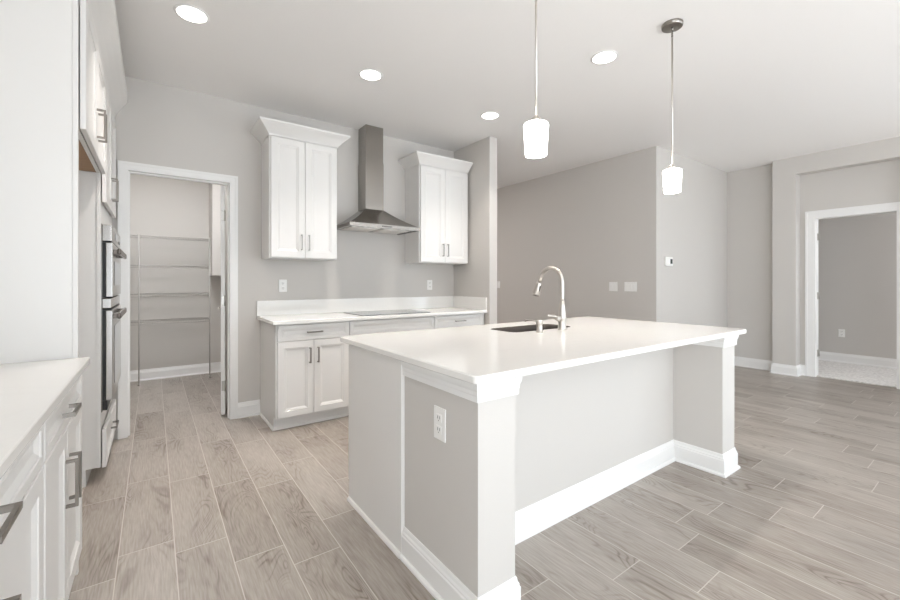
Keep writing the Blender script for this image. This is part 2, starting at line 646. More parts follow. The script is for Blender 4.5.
def casing_x(name, x0, x1, zt, y, wdt, yb):
    """door casing and jamb lining on a wall facing -Y"""
    m = MB()
    t = 0.017
    m.prism([(x0 - wdt, 0), (x0, 0), (x0, zt), (x1, zt), (x1, 0), (x1 + wdt, 0), (x1 + wdt, zt + wdt), (x0 - wdt, zt + wdt)],
            'y', y - t, y)
    # raised outer band
    e = 0.02
    m.prism([(x0 - wdt, 0), (x0 - wdt + e, 0), (x0 - wdt + e, zt + wdt - e), (x1 + wdt - e, zt + wdt - e), (x1 + wdt - e, 0),
             (x1 + wdt, 0), (x1 + wdt, zt + wdt), (x0 - wdt, zt + wdt)], 'y', y - t - 0.005, y - t)
    # jamb lining
    j = 0.012
    m.prism([(x0, 0), (x0 + j, 0), (x0 + j, zt - j), (x1 - j, zt - j), (x1 - j, 0), (x1, 0), (x1, zt), (x0, zt)], 'y', y - t + .004, yb)
    # door stop
    s = 0.01
    m.prism([(x0 + j, 0), (x0 + j + s, 0), (x0 + j + s, zt - j - s), (x1 - j - s, zt - j - s), (x1 - j - s, 0), (x1 - j, 0), (x1 - j, zt - j),
             (x0 + j, zt - j)], 'y', y + 0.03, y + 0.06)
    return struct(m, name, 'trim')


tr1 = casing_x('trim_1', PX0, PX1, PZ, BW, CW, BW + 0.12)

# casing of the right doorway (wall facing -X)
m = MB()
wd, t = 0.088, 0.017
m.prism([(DY0 - wd, 0), (DY0, 0), (DY0, DZ), (DY1, DZ), (DY1, 0), (DY1 + wd, 0), (DY1 + wd, DZ + wd), (DY0 - wd, DZ + wd)], 'x', XR - t, XR)
e = 0.024
m.prism([(DY0 - wd, 0), (DY0 - wd + e, 0), (DY0 - wd + e, DZ + wd - e), (DY1 + wd - e, DZ + wd - e), (DY1 + wd - e, 0), (DY1 + wd, 0),
         (DY1 + wd, DZ + wd), (DY0 - wd, DZ + wd)], 'x', XR - t - 0.006, XR - t)
j = 0.012
m.prism([(DY0, 0), (DY0 + j, 0), (DY0 + j, DZ - j), (DY1 - j, DZ - j), (DY1 - j, 0), (DY1, 0), (DY1, DZ), (DY0, DZ)], 'x', XR - t + .004, XR + 0.135)
tr2 = struct(m, 'trim_2', 'trim')
for z in (0.30, 1.05, 1.82):
    MB().box(XR + 0.07, XR + 0.12, DY1 - j - 0.004, DY1 - j, z - 0.045, z + 0.045).tube(
        [(XR + 0.127, DY1 - j - 0.008, z - 0.045), (XR + 0.127, DY1 - j - 0.008, z + 0.045)], 0.007).build('hinge', 'chrome', tr2)

# pantry door leaf, opened into the pantry past a right angle
leaf = bpy.data.objects.new('door_1', None)
COL.objects.link(leaf)
leaf.location = (PX1 - 0.034, BW + 0.118, 0)
leaf.rotation_euler = (0, 0, math.radians(-9.5))
leaf['kind'] = 'structure'
LW = 0.66
m = MB()
m.box(-0.034, 0.0, 0.004, LW, 0.014, PZ - 0.018, 0.002)
lf = m.build('door_leaf', 'trim', leaf)
m = MB()
for (z0, z1) in ((0.22, 0.95), (1.08, 1.95)):
    for xx in (-0.0355, 0.0015):
        m.box(xx - 0.0015, xx + 0.0015, 0.11, LW - 0.11, z0, z1)
m.build('door_panel', 'trim', leaf)
for z in (0.28, 1.06, 1.84):
    MB().box(-0.028, -0.002, 0.001, 0.004, z - 0.045, z + 0.045).tube([(-0.002, 0.0, z - 0.047), (-0.002, 0.0, z + 0.047)], 0.0065).build(
        'hinge', 'chrome', leaf)
MB().tube([(-0.034, LW - 0.06, 0.96), (-0.07, LW - 0.06, 0.96), (-0.08, LW - 0.08, 0.96), (-0.08, LW - 0.17, 0.96)], 0.009).tube(
    [(0.0, LW - 0.06, 0.96), (0.036, LW - 0.06, 0.96), (0.046, LW - 0.08, 0.96), (0.046, LW - 0.17, 0.96)], 0.009).build('door_handle', 'nickel', leaf)

# boxed-in shaft high in the right corner of the pantry
tag(MB().box(0.605, 1.10, 5.98, 6.40, 1.31, CEIL, 0.003).build('boxed_bulkhead', 'wall', None, True),
    'pale boxed bulkhead hanging high in the right corner of the pantry', 'bulkhead')

# ------------------------------------------------------------------ pantry wire shelving
root = thing('wire_shelving', 'white four-tier wire shelving along the back wall inside the pantry', 'shelving', (0, 6.40, 0))
SX0, SX1, SD = -0.72, 0.595, 0.30
for z in (1.782, 1.431, 1.083, 0.752):
    m = MB()
    for yy, zz in ((-0.004, z), (-SD, z), (-SD - 0.002, z - 0.028), (-SD / 2, z - 0.004)):
        m.tube([(SX0, yy, zz), (SX1, yy, zz)], 0.0042, 6)
    n = 50
    for i in range(n + 1):
        x = SX0 + (SX1 - SX0) * i / n
        m.tube([(x, -0.004, z + 0.003), (x, -SD, z + 0.003), (x, -SD - 0.002, z - 0.028)], 0.0016, 4)
    m.build('shelf', 'wire', root)
for x in (-0.140, 0.588):
    pst = MB().tube([(x, -SD - 0.008, 0.02), (x, -SD - 0.008, 1.80)], 0.0075, 10).build('post', 'wire', root)
    MB().lathe([(0.0, 0.0), (0.013, 0.0), (0.013, 0.012), (0.009, 0.03), (0.0, 0.03)], x, -SD - 0.008, 14).build('foot', 'wire', pst)

# ------------------------------------------------------------------ cabinets on the back wall
YF = 3.53                 # door fronts
DT = 0.020


def base_unit(label, x0, x1, fronts, left_side=False, right_side=False):
    """base cabinet facing -Y; fronts: list of (kind, xa, xb, za, zb)"""
    root = thing('base_cabinet', label, 'cabinet', ((x0 + x1) / 2, BW, 0))
    cx = (x0 + x1) / 2
    m = MB()
    m.box(x0 - cx, x1 - cx, YF + DT + 0.002 - BW, -0.002, 0.105, 0.884)
    m.build('carcass', 'cab', root)
    m = MB()
    m.box(x0 - cx, x1 - cx, YF + 0.085 - BW, YF + 0.10 - BW, 0.0, 0.105)
    if left_side:
        m.box(x0 - cx, x0 - cx + 0.018, YF + 0.10 - BW, -0.002, 0.0, 0.105)
    m.build('toe_kick', 'cab', root)
    if left_side:
        MB().sweep([(x0 - cx, -0.03), (x0 - cx, YF + 0.085 - BW), (x1 - cx, YF + 0.085 - BW)],
                   [(0, 0), (0.012, 0), (0.012, 0.008), (0.006, 0.018), (0, 0.02)]).build('shoe_moulding', 'cab', root)
    for f in fronts:
        kind, xa, xb, za, zb = f[:5]
        fr = MB().panel(xa - cx, xb - cx, za, zb, YF - BW, DT, 0.052 if kind == 'door' else 0.028).build(
            'door' if kind == 'door' else 'drawer', 'cab', root)
        if len(f) > 5:
            h = f[5]
            if h[0] == 'v':
                MB().pull((h[1] - cx, YF - BW, h[2]), (h[1] - cx, YF - BW, h[2] + h[3]), (0, -1, 0)).build('handle', 'dnickel', fr)
            else:
                MB().pull((h[1] - cx - h[3] / 2, YF - BW, h[2]), (h[1] - cx + h[3] / 2, YF - BW, h[2]), (0, -1, 0)).build('handle', 'dnickel', fr)
    return root


B0, B1, B2, B3 = 0.808, 1.434, 2.352, 3.048
g = 0.003
mid = 1.114
base_unit('white base cabinet with one drawer over two doors, nearest the pantry doorway', B0, B1,
          [('drawer', B0 + .012, B1 - g, 0.742, 0.872, ('h', 1.12, 0.807, 0.13)),
           ('door', B0 + .012, mid - g / 2, 0.112, 0.736, ('v', mid - 0.034, 0.545, 0.13)),
           ('door', mid + g / 2, B1 - g, 0.112, 0.736, ('v', mid + 0.034, 0.545, 0.13))], left_side=True)
base_unit('white wide drawer base cabinet beneath the cooktop', B1, B2,
          [('drawer', B1 + g, B2 - g, 0.742, 0.872),
           ('drawer', B1 + g, B2 - g, 0.428, 0.736, ('h', (B1 + B2) / 2, 0.60, 0.13)),
           ('drawer', B1 + g, B2 - g, 0.112, 0.422, ('h', (B1 + B2) / 2, 0.29, 0.13))])
m3 = (B2 + B3 - 0.03) / 2
base_unit('white base cabinet with a narrow-handled drawer against the return wall', B2, B3,
          [('drawer', B2 + g, B3 - 0.03, 0.742, 0.872, ('h', m3, 0.812, 0.13)),
           ('door', B2 + g, m3 - g / 2, 0.112, 0.736, ('v', m3 - 0.034, 0.545, 0.13)),
           ('door', m3 + g / 2, B3 - 0.03, 0.112, 0.736, ('v', m3 + 0.034, 0.545, 0.13))])

# worktop with splash
ct = thing('countertop', 'white quartz countertop with low splash under the range hood', 'countertop', (1.91, BW, 0.884))
m = MB()
m.box(0.776 - 1.91, 3.048 - 1.91, 3.495 - BW, -0.001, 0.0, 0.030, 0.004)
m.build('slab', 'quartz', ct)
m = MB()
m.box(0.776 - 1.91, 3.030 - 1.91, -0.021, -0.001, 0.0305, 0.172, 0.002)
m.build('backsplash', 'quartz', ct)
MB().box(3.029 - 1.91, 3.049 - 1.91, 3.50 - BW, -0.0215, 0.0305, 0.172, 0.002).build('side_splash', 'quartz', ct)

# cooktop
ck = thing('cooktop', 'flat black glass cooktop set into the back counter', 'cooktop', (1.955, 3.80, 0.9141))
MB().box(-0.375, 0.375, -0.225, 0.235, 0.0, 0.006, 0.002).build('glass_top', 'blackglass', ck)
MB().box(-0.379, 0.379, -0.229, 0.239, 0.0, 0.002).build('edge_trim', 'steel', ck)


def ring(mb, cx, cy, r, z):
    seg = 40
    a = [mb.bm.verts.new((cx + (r - .004) * math.cos(2 * PI * i / seg), cy + (r - .004) * math.sin(2 * PI * i / seg), z)) for i in range(seg)]
    b = [mb.bm.verts.new((cx + r * math.cos(2 * PI * i / seg), cy + r * math.sin(2 * PI * i / seg), z)) for i in range(seg)]
    for i in range(seg):
        mb.bm.faces.new((a[i], a[(i + 1) % seg], b[(i + 1) % seg], b[i]))


for cx, cy, r in ((-0.21, -0.10, 0.085), (-0.21, 0.13, 0.07), (0.20, -0.09, 0.075), (0.20, 0.13, 0.09)):
    m = MB()
    ring(m, cx, cy, r, 0.0063)
    m.build('burner_ring', 'slot', ck)

# upper cabinets
UF = 3.81
CROWN = [(0, 0), (0.006, 0), (0.008, 0.010), (0.018, 0.022), (0.036, 0.041), (0.057, 0.062), (0.078, 0.080), (0.090, 0.090),
         (0.094, 0.094), (0.094, 0.109), (0, 0.109)]


def upper_unit(label, x0, x1, ret_r):
    cx = (x0 + x1) / 2
    z0, z1 = 1.445, 2.512
    root = thing('wall_cabinet', label, 'cabinet', (cx, BW, z0))
    hw = (x1 - x0) / 2
    y0 = UF + DT + 0.002 - BW
    MB().box(-hw, hw, y0, -0.002, 0.0, z1 - z0 + 0.02, 0.001).build('carcass', 'cab', root)
    zc = z1 - z0 + 0.003
    MB().sweep([(-hw, -0.003), (-hw, y0 - 0.016), (hw, y0 - 0.016), (hw, -0.003)] if ret_r else
               [(-hw, -0.003), (-hw, y0 - 0.016), (hw, y0 - 0.016)], [(o * 1.0, z + zc) for o, z in CROWN]).build('crown_moulding', 'cab', root)
    for sgn in (-1, 1):
        xa, xb = (-hw + 0.012, -0.0015) if sgn < 0 else (0.0015, hw - 0.006)
        d = MB().panel(xa, xb, 0.006, z1 - z0 - 0.004, UF - BW, DT, 0.056).build('door', 'cab', root)
        MB().pull((sgn * 0.033, UF - BW, 0.075), (sgn * 0.033, UF - BW, 0.215), (0, -1, 0), 0.03, 0.009).build('handle', 'dnickel', d)
    return root


upper_unit('white two-door wall cabinet left of the range hood', 0.818, 1.428, True)
upper_unit('white two-door wall cabinet right of the range hood', 2.352, 3.022, False)

# ------------------------------------------------------------------ range hood
hd = thing('range_hood', 'stainless steel chimney range hood over the cooktop', 'range hood', (1.88, BW, 1.765))
hw, dp, rim = 0.385, 0.47, 0.034
m = MB()
m.box(-hw, hw, -dp, -dp + 0.012, 0, rim).box(-hw, -hw + 0.012, -dp + .012, -0.002, 0, rim).box(hw - 0.012, hw, -dp + .012, -0.002, 0, rim)
m.build('rim', 'steel', hd)
# canopy: concave pyramid
m = MB()
ch, cd = 0.103, 0.195
prev = None
N = 8
for i in range(N + 1):
    t = i / N
    k = 1 - (1 - t) ** 1.0
    z = rim + (0.225 - rim) * (0.72 * t + 0.28 * t * t)
    xx = hw + (ch - hw) * k
    yy = dp + (cd - dp) * k
    vs = [m.bm.verts.new(p) for p in ((-xx, -0.002, z), (-xx, -yy, z), (xx, -yy, z), (xx, -0.002, z))]
    if prev:
        for q in range(3):
            m.bm.faces.new((prev[q], prev[q + 1], vs[q + 1], vs[q]))
        m.bm.faces.new((prev[3], prev[0], vs[0], vs[3]))
    else:
        m.bm.faces.new(vs[::-1])
    prev = vs
m.bm.faces.new(prev)
m.build('canopy', 'steel', hd)
MB().box(-ch, ch, -cd, -0.002, 0.222, 0.72).build('chimney', 'steel', hd)
MB().box(-ch + 0.004, ch - 0.004, -cd + 0.004, -0.002, 0.72, CEIL - 1.765 - 0.001).build('upper_chimney', 'steel', hd)
m = MB().box(-hw + 0.012, hw - 0.012, -dp + 0.012, -0.003, 0.006, 0.012)
und = m.build('underside', 'steel', hd)
for sx in (-1, 1):
    m = MB().box(sx * 0.17 - 0.15, sx * 0.17 + 0.15, -0.36, -0.06, 0.002, 0.006)
    for q in range(9):
        m.box(sx * 0.17 - 0.14, sx * 0.17 + 0.14, -0.34 + q * 0.031, -0.325 + q * 0.031, -0.001, 0.002)
    m.build('grease_filter', 'nickel', hd)
    MB().lathe([(0, 0.001), (0.03, 0.001), (0.032, 0.006), (0, 0.006)], sx * 0.22, -0.41, 20).build('lamp', 'hoodlens', hd)
for q in range(5):
    MB().box(-0.05 + q * 0.022, -0.036 + q * 0.022, -dp - 0.002, -dp, 0.011, 0.022).build('control_button', 'dark', hd)

# ------------------------------------------------------------------ wall plates
def plate(loc, rotz, label, kind, w_=0.072, h_=0.118, gang=1, group=None):
    """plate against a wall that faces local -Y"""
    cat = 'outlet' if kind == 'outlet' else 'switch'
    root = thing('wall_outlet' if kind == 'outlet' else 'light_switch', label, cat, loc, rotz, group)
    MB().box(-w_ / 2, w_ / 2, -0.006, 0, -h_ / 2, h_ / 2, 0.002).build('cover_plate', 'plate', root)
    if kind == 'outlet':
        for z in (-0.023, 0.023):
            r = MB().box(-0.017, 0.017, -0.0085, -0.006, z - 0.015, z + 0.015, 0.001).build('receptacle', 'plate', root)
            MB().box(-0.0085, -0.0055, -0.0089, -0.0085, z - 0.004, z + 0.008).box(0.0055, 0.0085, -0.0089, -0.0085, z - 0.004, z + 0.008).box(
                -0.002, 0.002, -0.0089, -0.0085, z - 0.012, z - 0.008).build('socket_slots', 'slot', r)
    else:
        for i in range(gang):
            x = (i - (gang - 1) / 2) * 0.046
            MB().box(x - 0.0165, x + 0.0165, -0.0105, -0.006, -0.033, 0.033, 0.0015).build('rocker', 'plate', root)
    return root


plate((1.008, BW - 0.0005, 1.195), 0, 'white outlet on the back wall under the left wall cabinet', 'outlet')
plate((2.69, BW - 0.0005, 1.195), 0, 'white outlet on the back wall under the right wall cabinet', 'outlet')
plate((HX - 0.0005, 3.105, 1.17), -PI / 2, 'white two-rocker light switch on the hall wall, further from the corner', 'switch', 0.118, 0.118, 2)
plate((HX - 0.0005, 2.865, 1.17), -PI / 2, 'wide white three-rocker light switch on the hall wall, nearer the corner', 'switch', 0.165, 0.118, 3)
plate((HX - 0.0005, 5.32, 1.18), -PI / 2, 'white light switch deep in the hall beside the return wall', 'switch')
plate((8.4495, 1.555, 0.455), -PI / 2, 'white outlet low on the wall of the carpeted room', 'outlet')

th = thing('thermostat', 'small white thermostat with dark screen on the wall right of the hall corner', 'thermostat', (5.165, HY - 0.0005, 1.483))
MB().box(-0.085, 0.085, -0.026, 0, -0.056, 0.056, 0.008, 3).build('housing', 'plate', th)
MB().box(0.015, 0.068, -0.0275, -0.026, -0.028, 0.032).build('screen', 'screen', th)

# ------------------------------------------------------------------ tall run on the left wall (local x runs along world +Y, faces world +X)
LX = -0.236              # door fronts
RZ = PI / 2


def LB(name_mb):
    return name_mb


def left_local(y):       # world Y -> local x of a root placed at world Y=0
    return y


# all left-hand pieces are modelled with local x = world Y, local y = -world X, rotated by 90 degrees
FZ = -LX                 # local y of door faces (front towards -y)  -> local y = 0.236
BK = -XL - 0.002         # local y of the wall
TZ0, TZ1 = 0.105, 2.468


def left_root(name, label, cat, y, z=0.0):
    return thing(name, label, cat, (0, y, z), RZ)


# near end panel of the refrigerator bay
root = left_root('end_panel', 'tall white cabinet end panel standing at the far end of the left counter', 'panel', 2.318)
MB().box(0.002, 0.020, 0.276, BK, 0.0, TZ1 + 0.01, 0.001).build('side_panel', 'cab', root)
MB().box(0.0, 0.024, 0.258, 0.2755, 0.0, TZ1 + 0.01, 0.0015).build('front_edge', 'cab', root)

# cabinet above the refrigerator bay
root = left_root('wall_cabinet', 'white two-door cabinet bridging high over the empty refrigerator bay', 'cabinet', 2.344)
cw = 3.278 - 2.344
MB().box(0.008, cw, FZ + DT + 0.026, BK, 1.912, TZ1 + 0.01).build('carcass', 'cab', root)
MB().box(0.010, cw, FZ + DT + 0.006, FZ + DT + 0.025, 1.897, TZ1 + 0.01, 0.001).build('face_frame', 'cab', root)
MB().box(0.009, cw - 0.001, FZ + DT + 0.0255, BK, 1.8985, 1.9115).build('bottom_panel', 'wood', root)['label'] = 'bare brown wood underside'
for xa, xb, hx in ((0.014, cw / 2 - 0.0015, cw / 2 - 0.036), (cw / 2 + 0.0015, cw - 0.004, cw / 2 + 0.036)):
    d = MB().panel(xa, xb, 1.893, TZ1 - 0.002, FZ, DT, 0.056).build('door', 'cab', root)
    MB().pull((hx, FZ, 1.975), (hx, FZ, 2.125), (0, -1, 0), 0.036, 0.012, 0.009).build('handle', 'dnickel', d)

# oven tower
TY0, TY1 = 3.280, BW - 0.004
root = left_root('oven_tower', 'tall white cabinet tower holding the wall ovens beside the pantry doorway', 'cabinet', TY0)
tw = TY1 - TY0
m = MB()
m.box(0.005, 0.018, 0.2805, BK, 0.10, TZ1 + 0.01)
m.box(tw - 0.018, tw, 0.2805, BK, 0.10, TZ1 + 0.01)
m.box(0.018, tw - 0.018, 0.2805, BK, 1.60, TZ1 + 0.01)
m.box(0.018, tw - 0.018, 0.2805, BK, 0.10, 0.40)
m.box(0.018, tw - 0.018, BK - 0.02, BK, 0.40, 1.60)
m.build('carcass', 'cab', root)
m = MB()
m.prism([(0, 0.10), (tw, 0.10), (tw, TZ1 + 0.01), (0, TZ1 + 0.01), (0, 0.44), (0.032, 0.44), (0.032, 1.59), (tw - 0.032, 1.59), (tw - 0.032, 0.44),
         (0, 0.4399)], 'y', 0.262, 0.280)
m.build('face_frame', 'cab', root)
m = MB()
m.box(0.0, tw, 0.33, 0.345, 0.0, 0.10)
m.box(0.0, 0.018, 0.345, BK, 0.0, 0.10)
m.build('toe_kick', 'cab', root)
dw0, dw1 = 0.02, tw - 0.03
dm = (dw0 + dw1) / 2
for xa, xb, hx in ((dw0, dm - 0.0015, dm - 0.036), (dm + 0.0015, dw1, dm + 0.036)):
    d = MB().panel(xa, xb, 1.728, TZ1 - 0.002, FZ, DT, 0.056).build('door', 'cab', root)
    MB().pull((hx, FZ, 1.80), (hx, FZ, 1.95), (0, -1, 0), 0.036, 0.012, 0.009).build('handle', 'dnickel', d)
d = MB().panel(dw0, dw1, 0.09, 0.325, FZ, DT, 0.04).build('drawer', 'cab', root)
MB().pull((dm - 0.075, FZ, 0.235), (dm + 0.075, FZ, 0.235), (0, -1, 0), 0.036, 0.012, 0.009).build('handle', 'dnickel', d)

# double wall oven
ov = left_root('double_wall_oven', 'stainless double wall oven built into the tall white tower', 'oven', TY0)
ox0, ox1 = 0.036, tw - 0.036
MB().box(ox0, ox1, 0.284, 0.82, 0.445, 1.585).build('oven_body', 'dark', ov)
MB().box(ox0 - 0.016, ox1 + 0.016, 0.2555, 0.2615, 0.43, 1.592).build('front_flange', 'steel', ov)
MB().box(ox0 - 0.014, ox1 + 0.014, 0.210, 0.2552, 1.487, 1.588, 0.003).build('control_panel', 'osteel', ov)
m = MB().box(0.30, 0.55, 0.2085, 0.2098, 1.515, 1.562)
m.build('display', 'blackglass', ov)
for q in range(3):
    MB().box(0.62 + q * 0.045, 0.645 + q * 0.045, 0.2085, 0.2098, 1.512, 1.532).build('button', 'black', ov)
for (z0, z1, zh) in ((1.140, 1.478, 1.425), (0.500, 1.056, 1.018)):
    d = MB().box(ox0 - 0.014, ox1 + 0.014, 0.2385, 0.2552, z0, z1, 0.002).build('oven_door', 'black', ov)
    MB().box(ox0 - 0.014, ox1 + 0.014, 0.207, 0.2383, z0, z1, 0.003).build('door_skin', 'osteel', d)
    MB().box(ox0 + 0.16, ox1 - 0.12, 0.2055, 0.2072, z0 + 0.07, z1 - 0.11).build('window', 'blackglass', d)
    m = MB()
    hz = zh
    m.box(ox0 + 0.02, ox1 - 0.10, 0.166, 0.186, hz - 0.019, hz + 0.019, 0.008, 3)
    for xx in (ox0 + 0.06, ox1 - 0.14):
        m.box(xx - 0.014, xx + 0.014, 0.185, 0.2072, hz - 0.014, hz + 0.014, 0.002)
    m.build('handle', 'dsteel', d)
    MB().box(ox0 - 0.013, ox1 + 0.013, 0.2135, 0.2551, z1 + 0.001, z1 + 0.008).build('door_gap', 'black', d)
MB().box(ox0 - 0.014, ox1 + 0.014, 0.214, 0.2552, 1.070, 1.130, 0.003).build('vent_strip', 'osteel', ov)
MB().box(ox0 - 0.013, ox1 + 0.013, 0.232, 0.2552, 0.44, 0.498).build('lower_vent', 'black', ov)

# crown over the tall run
cr = MB().sweep([(0.0, BK), (0.0, 0.262), (BW - 0.003 - 2.318, 0.262)],
                [(0, TZ1 + 0.012), (0.006, TZ1 + 0.012), (0.010, 2.50), (0.022, 2.535), (0.042, 2.575), (0.066, 2.615), (0.086, 2.642),
                 (0.094, 2.655), (0.094, 2.735), (0, 2.735)])
cr.xform(Matrix.Rotation(RZ, 4, 'Z') @ Matrix.Translation((2.318, 0, 0)))
tag(cr.build('crown_moulding', 'cab', None, True), 'deep white crown moulding along the top of the tall left cabinets', 'moulding')

# ------------------------------------------------------------------ left base run


def left_base(label, y0, y1, hm):
    root = left_root('base_cabinet', label, 'cabinet', y0)
    wdt = y1 - y0
    fz = 0.243
    MB().box(0, wdt, fz + DT + 0.002, BK, 0.105, 0.884).build('carcass', 'cab', root)
    MB().box(0, wdt, fz + 0.095, fz + 0.11, 0, 0.105).sweep([(0, fz + 0.095), (wdt, fz + 0.095)], [(0, 0), (0.012, 0), (0.012, 0.008), (0, 0.02)]).build(
        'toe_kick', 'cab', root)
    d = MB().panel(0.008, wdt - 0.008, 0.735, 0.868, fz, DT, 0.030).build('drawer', 'cab', root)
    MB().pull((hm - 0.07, fz, 0.793), (hm + 0.07, fz, 0.793), (0, -1, 0), 0.033, 0.013, 0.009).build('handle', 'dnickel', d)
    md = wdt / 2
    for xa, xb, hx in ((0.008, md - 0.0015, md - 0.036), (md + 0.0015, wdt - 0.008, md + 0.036)):
        d = MB().panel(xa, xb, 0.112, 0.729, fz, DT, 0.056).build('door', 'cab', root)
        MB().pull((hx, fz, 0.460), (hx, fz, 0.622), (0, -1, 0), 0.033, 0.013, 0.009).build('handle', 'dnickel', d)
    return root


left_base('white base cabinet on the left next to the tall end panel', 1.570, 2.314, 0.335)
left_base('white base cabinet at the bottom left corner of the photo, nearest the camera', 0.640, 1.567, 0.447)
m = MB().box(-0.897, -0.218, 0.45, 2.316, 0.8845, 0.914, 0.004)
tag(m.build('countertop', 'quartz', None, True), 'white quartz countertop at lower left ending against the tall end panel', 'countertop')

# ------------------------------------------------------------------ island
isl = thing('kitchen_island', 'white and grey island base with two end columns and a knee space', 'island', (2.06, 1.66, 0))
IX, IY = 2.06, 1.66


def I(mb):
    return mb.xform(Matrix.Translation((-IX, -IY, 0)))


PLX = 0.897                # cabinet end panel face
CX0, CX1 = 0.914, 1.094    # left column
RX0, RX1 = 2.935, 3.122    # right column
CY0, CY1 = 1.098, 1.615
KY = 1.403                 # knee wall
ZT = 0.883
# left end panel (shoe at its foot)
I(MB().box(PLX, PLX + 0.02, CY1 - 0.002, 2.215, 0.0, ZT, 0.001)).build('end_panel', 'cab', isl)
I(MB().sweep([(PLX, 2.215), (PLX, CY1 - 0.002)], [(0, 0), (0.012, 0), (0.012, 0.009), (0.006, 0.019), (0, 0.021)])).build('shoe_moulding', 'cab', isl)
I(MB().box(3.098, 3.118, CY1 + 0.001, 2.215, 0.0, ZT, 0.001)).build('end_panel', 'cab', isl)
# cabinet carcass open at the top for the sink
for nm, bb in (('back_panel', (PLX + 0.021, 3.097, 1.62, 1.64, 0.10, ZT)), ('face_board', (PLX + 0.021, 3.097, 2.192, 2.212, 0.10, ZT)),
               ('bottom_panel', (PLX + 0.021, 3.097, 1.641, 2.191, 0.10, 0.12)), ('divider', (1.70, 1.72, 1.641, 2.191, 0.121, ZT)),
               ('divider', (2.64, 2.66, 1.641, 2.191, 0.121, ZT)), ('toe_kick', (PLX + 0.021, 3.097, 2.12, 2.135, 0, 0.10))):
    I(MB().box(*bb)).build(nm, 'cab', isl)
for k, (a, b) in enumerate(((PLX + .004, 1.29), (1.293, 1.705), (1.708, 2.17), (2.173, 2.65), (2.653, 3.114))):
    m = MB().panel(-b, -a, 0.112, 0.872, 0.0, DT, 0.056)
    m.xform(Matrix.Translation((0, 2.2345, 0)) @ Matrix.Rotation(PI, 4, 'Z'))
    d = I(m).build('door', 'cab', isl)
    hx = b - 0.035 if k % 2 == 0 else a + 0.035
    I(MB().pull((hx, 2.2345, 0.65), (hx, 2.2345, 0.80), (0, 1, 0))).build('handle', 'dnickel', d)
# painted columns and knee wall
I(MB().box(CX0, CX1, CY0, CY1 - 0.003, 0, ZT)).build('column', 'wall', isl)
I(MB().box(RX0, RX1, CY0, CY1 - 0.003, 0, ZT)).build('column', 'wall', isl)
I(MB().box(CX1, RX0, KY, KY + 0.115, 0, ZT)).build('knee_wall', 'wall', isl)
# apron with flared capital round each column top
APR = [(0, 0.816), (0.010, 0.816), (0.0105, 0.836), (0.012, 0.841), (0.0125, 0.854), (0.016, 0.861), (0.018, 0.870), (0.019, 0.8825), (0, 0.8825)]
I(MB().sweep([(CX0, CY1 - 0.003), (CX0, CY0), (CX1, CY0), (CX1, KY)], APR)).build('column_capital', 'trim', isl)
I(MB().sweep([(RX0, KY), (RX0, CY0), (RX1, CY0), (RX1, CY1 - 0.003)], APR)).build('column_capital', 'trim', isl)
I(MB().sweep([(CX0, CY1 - 0.003), (CX0, CY0), (CX1, CY0), (CX1, KY), (RX0, KY), (RX0, CY0), (RX1, CY0), (RX1, CY1 - 0.003)],
             BASE)).build('baseboard', 'trim', isl)

# island worktop with the sink cut out
TX0, TX1, TY0_, TY1_ = 0.882, 3.258, 1.068, 2.328
SKX0, SKX1, SKY0, SKY1 = 1.835, 2.43, 1.848, 2.110


def rrect(x0, x1, y0, y1, r, n=6):
    out = []
    for cx, cy, a0 in ((x1 - r, y1 - r, 0), (x0 + r, y1 - r, PI / 2), (x0 + r, y0 + r, PI), (x1 - r, y0 + r, 1.5 * PI)):
        for i in range(n + 1):
            a = a0 + PI / 2 * i / n
            out.append((cx + r * math.cos(a), cy + r * math.sin(a)))
    return out


top = thing('countertop', 'large white quartz island countertop with an undermount sink cutout', 'countertop', (IX, IY, 0.884))
m = MB()
bm = m.bm
e = 0.004
outer0 = rrect(TX0, TX1, TY0_, TY1_, 0.022)
inner0 = rrect(SKX0, SKX1, SKY0, SKY1, 0.055)


def off(loop, d):
    cx = sum(p[0] for p in loop) / len(loop); cy = sum(p[1] for p in loop) / len(loop)
    return [(p[0] - d * (1 if p[0] > cx else -1), p[1] - d * (1 if p[1] > cy else -1)) for p in loop]


def vl(loop, z):
    return [bm.verts.new((p[0] - IX, p[1] - IY, z)) for p in loop]


T = 0.030
oa, ob, oc, od = vl(off(outer0, e), 0), vl(outer0, e), vl(outer0, T - e), vl(off(outer0, e), T)
ia, ib, ic, id_ = vl(inner0, 0), vl(inner0, 0.001), vl(inner0, T - 0.003), vl(off(inner0, -0.003), T)
n = len(oa)
for a, b in ((oa, ob), (ob, oc), (oc, od), (ia, ib), (ib, ic), (ic, id_)):
    for i in range(n):
        bm.faces.new((a[i], a[(i + 1) % n], b[(i + 1) % n], b[i]))
for a, b in ((od, id_), (oa, ia)):
    for i in range(n):
        bm.faces.new((a[i], a[(i + 1) % n], b[(i + 1) % n], b[i]))
m.build('slab', 'quartz', top)

# sink
sk = thing('sink', 'stainless undermount sink sunk into the island countertop', 'sink', ((SKX0 + SKX1) / 2, (SKY0 + SKY1) / 2, 0.66))
m = MB()
bm = m.bm
scx, scy = (SKX0 + SKX1) / 2, (SKY0 + SKY1) / 2


def sl(ins, z, r):
    return [bm.verts.new((p[0] - scx, p[1] - scy, z - 0.66)) for p in rrect(SKX0 + ins, SKX1 - ins, SKY0 + ins, SKY1 - ins, r)]


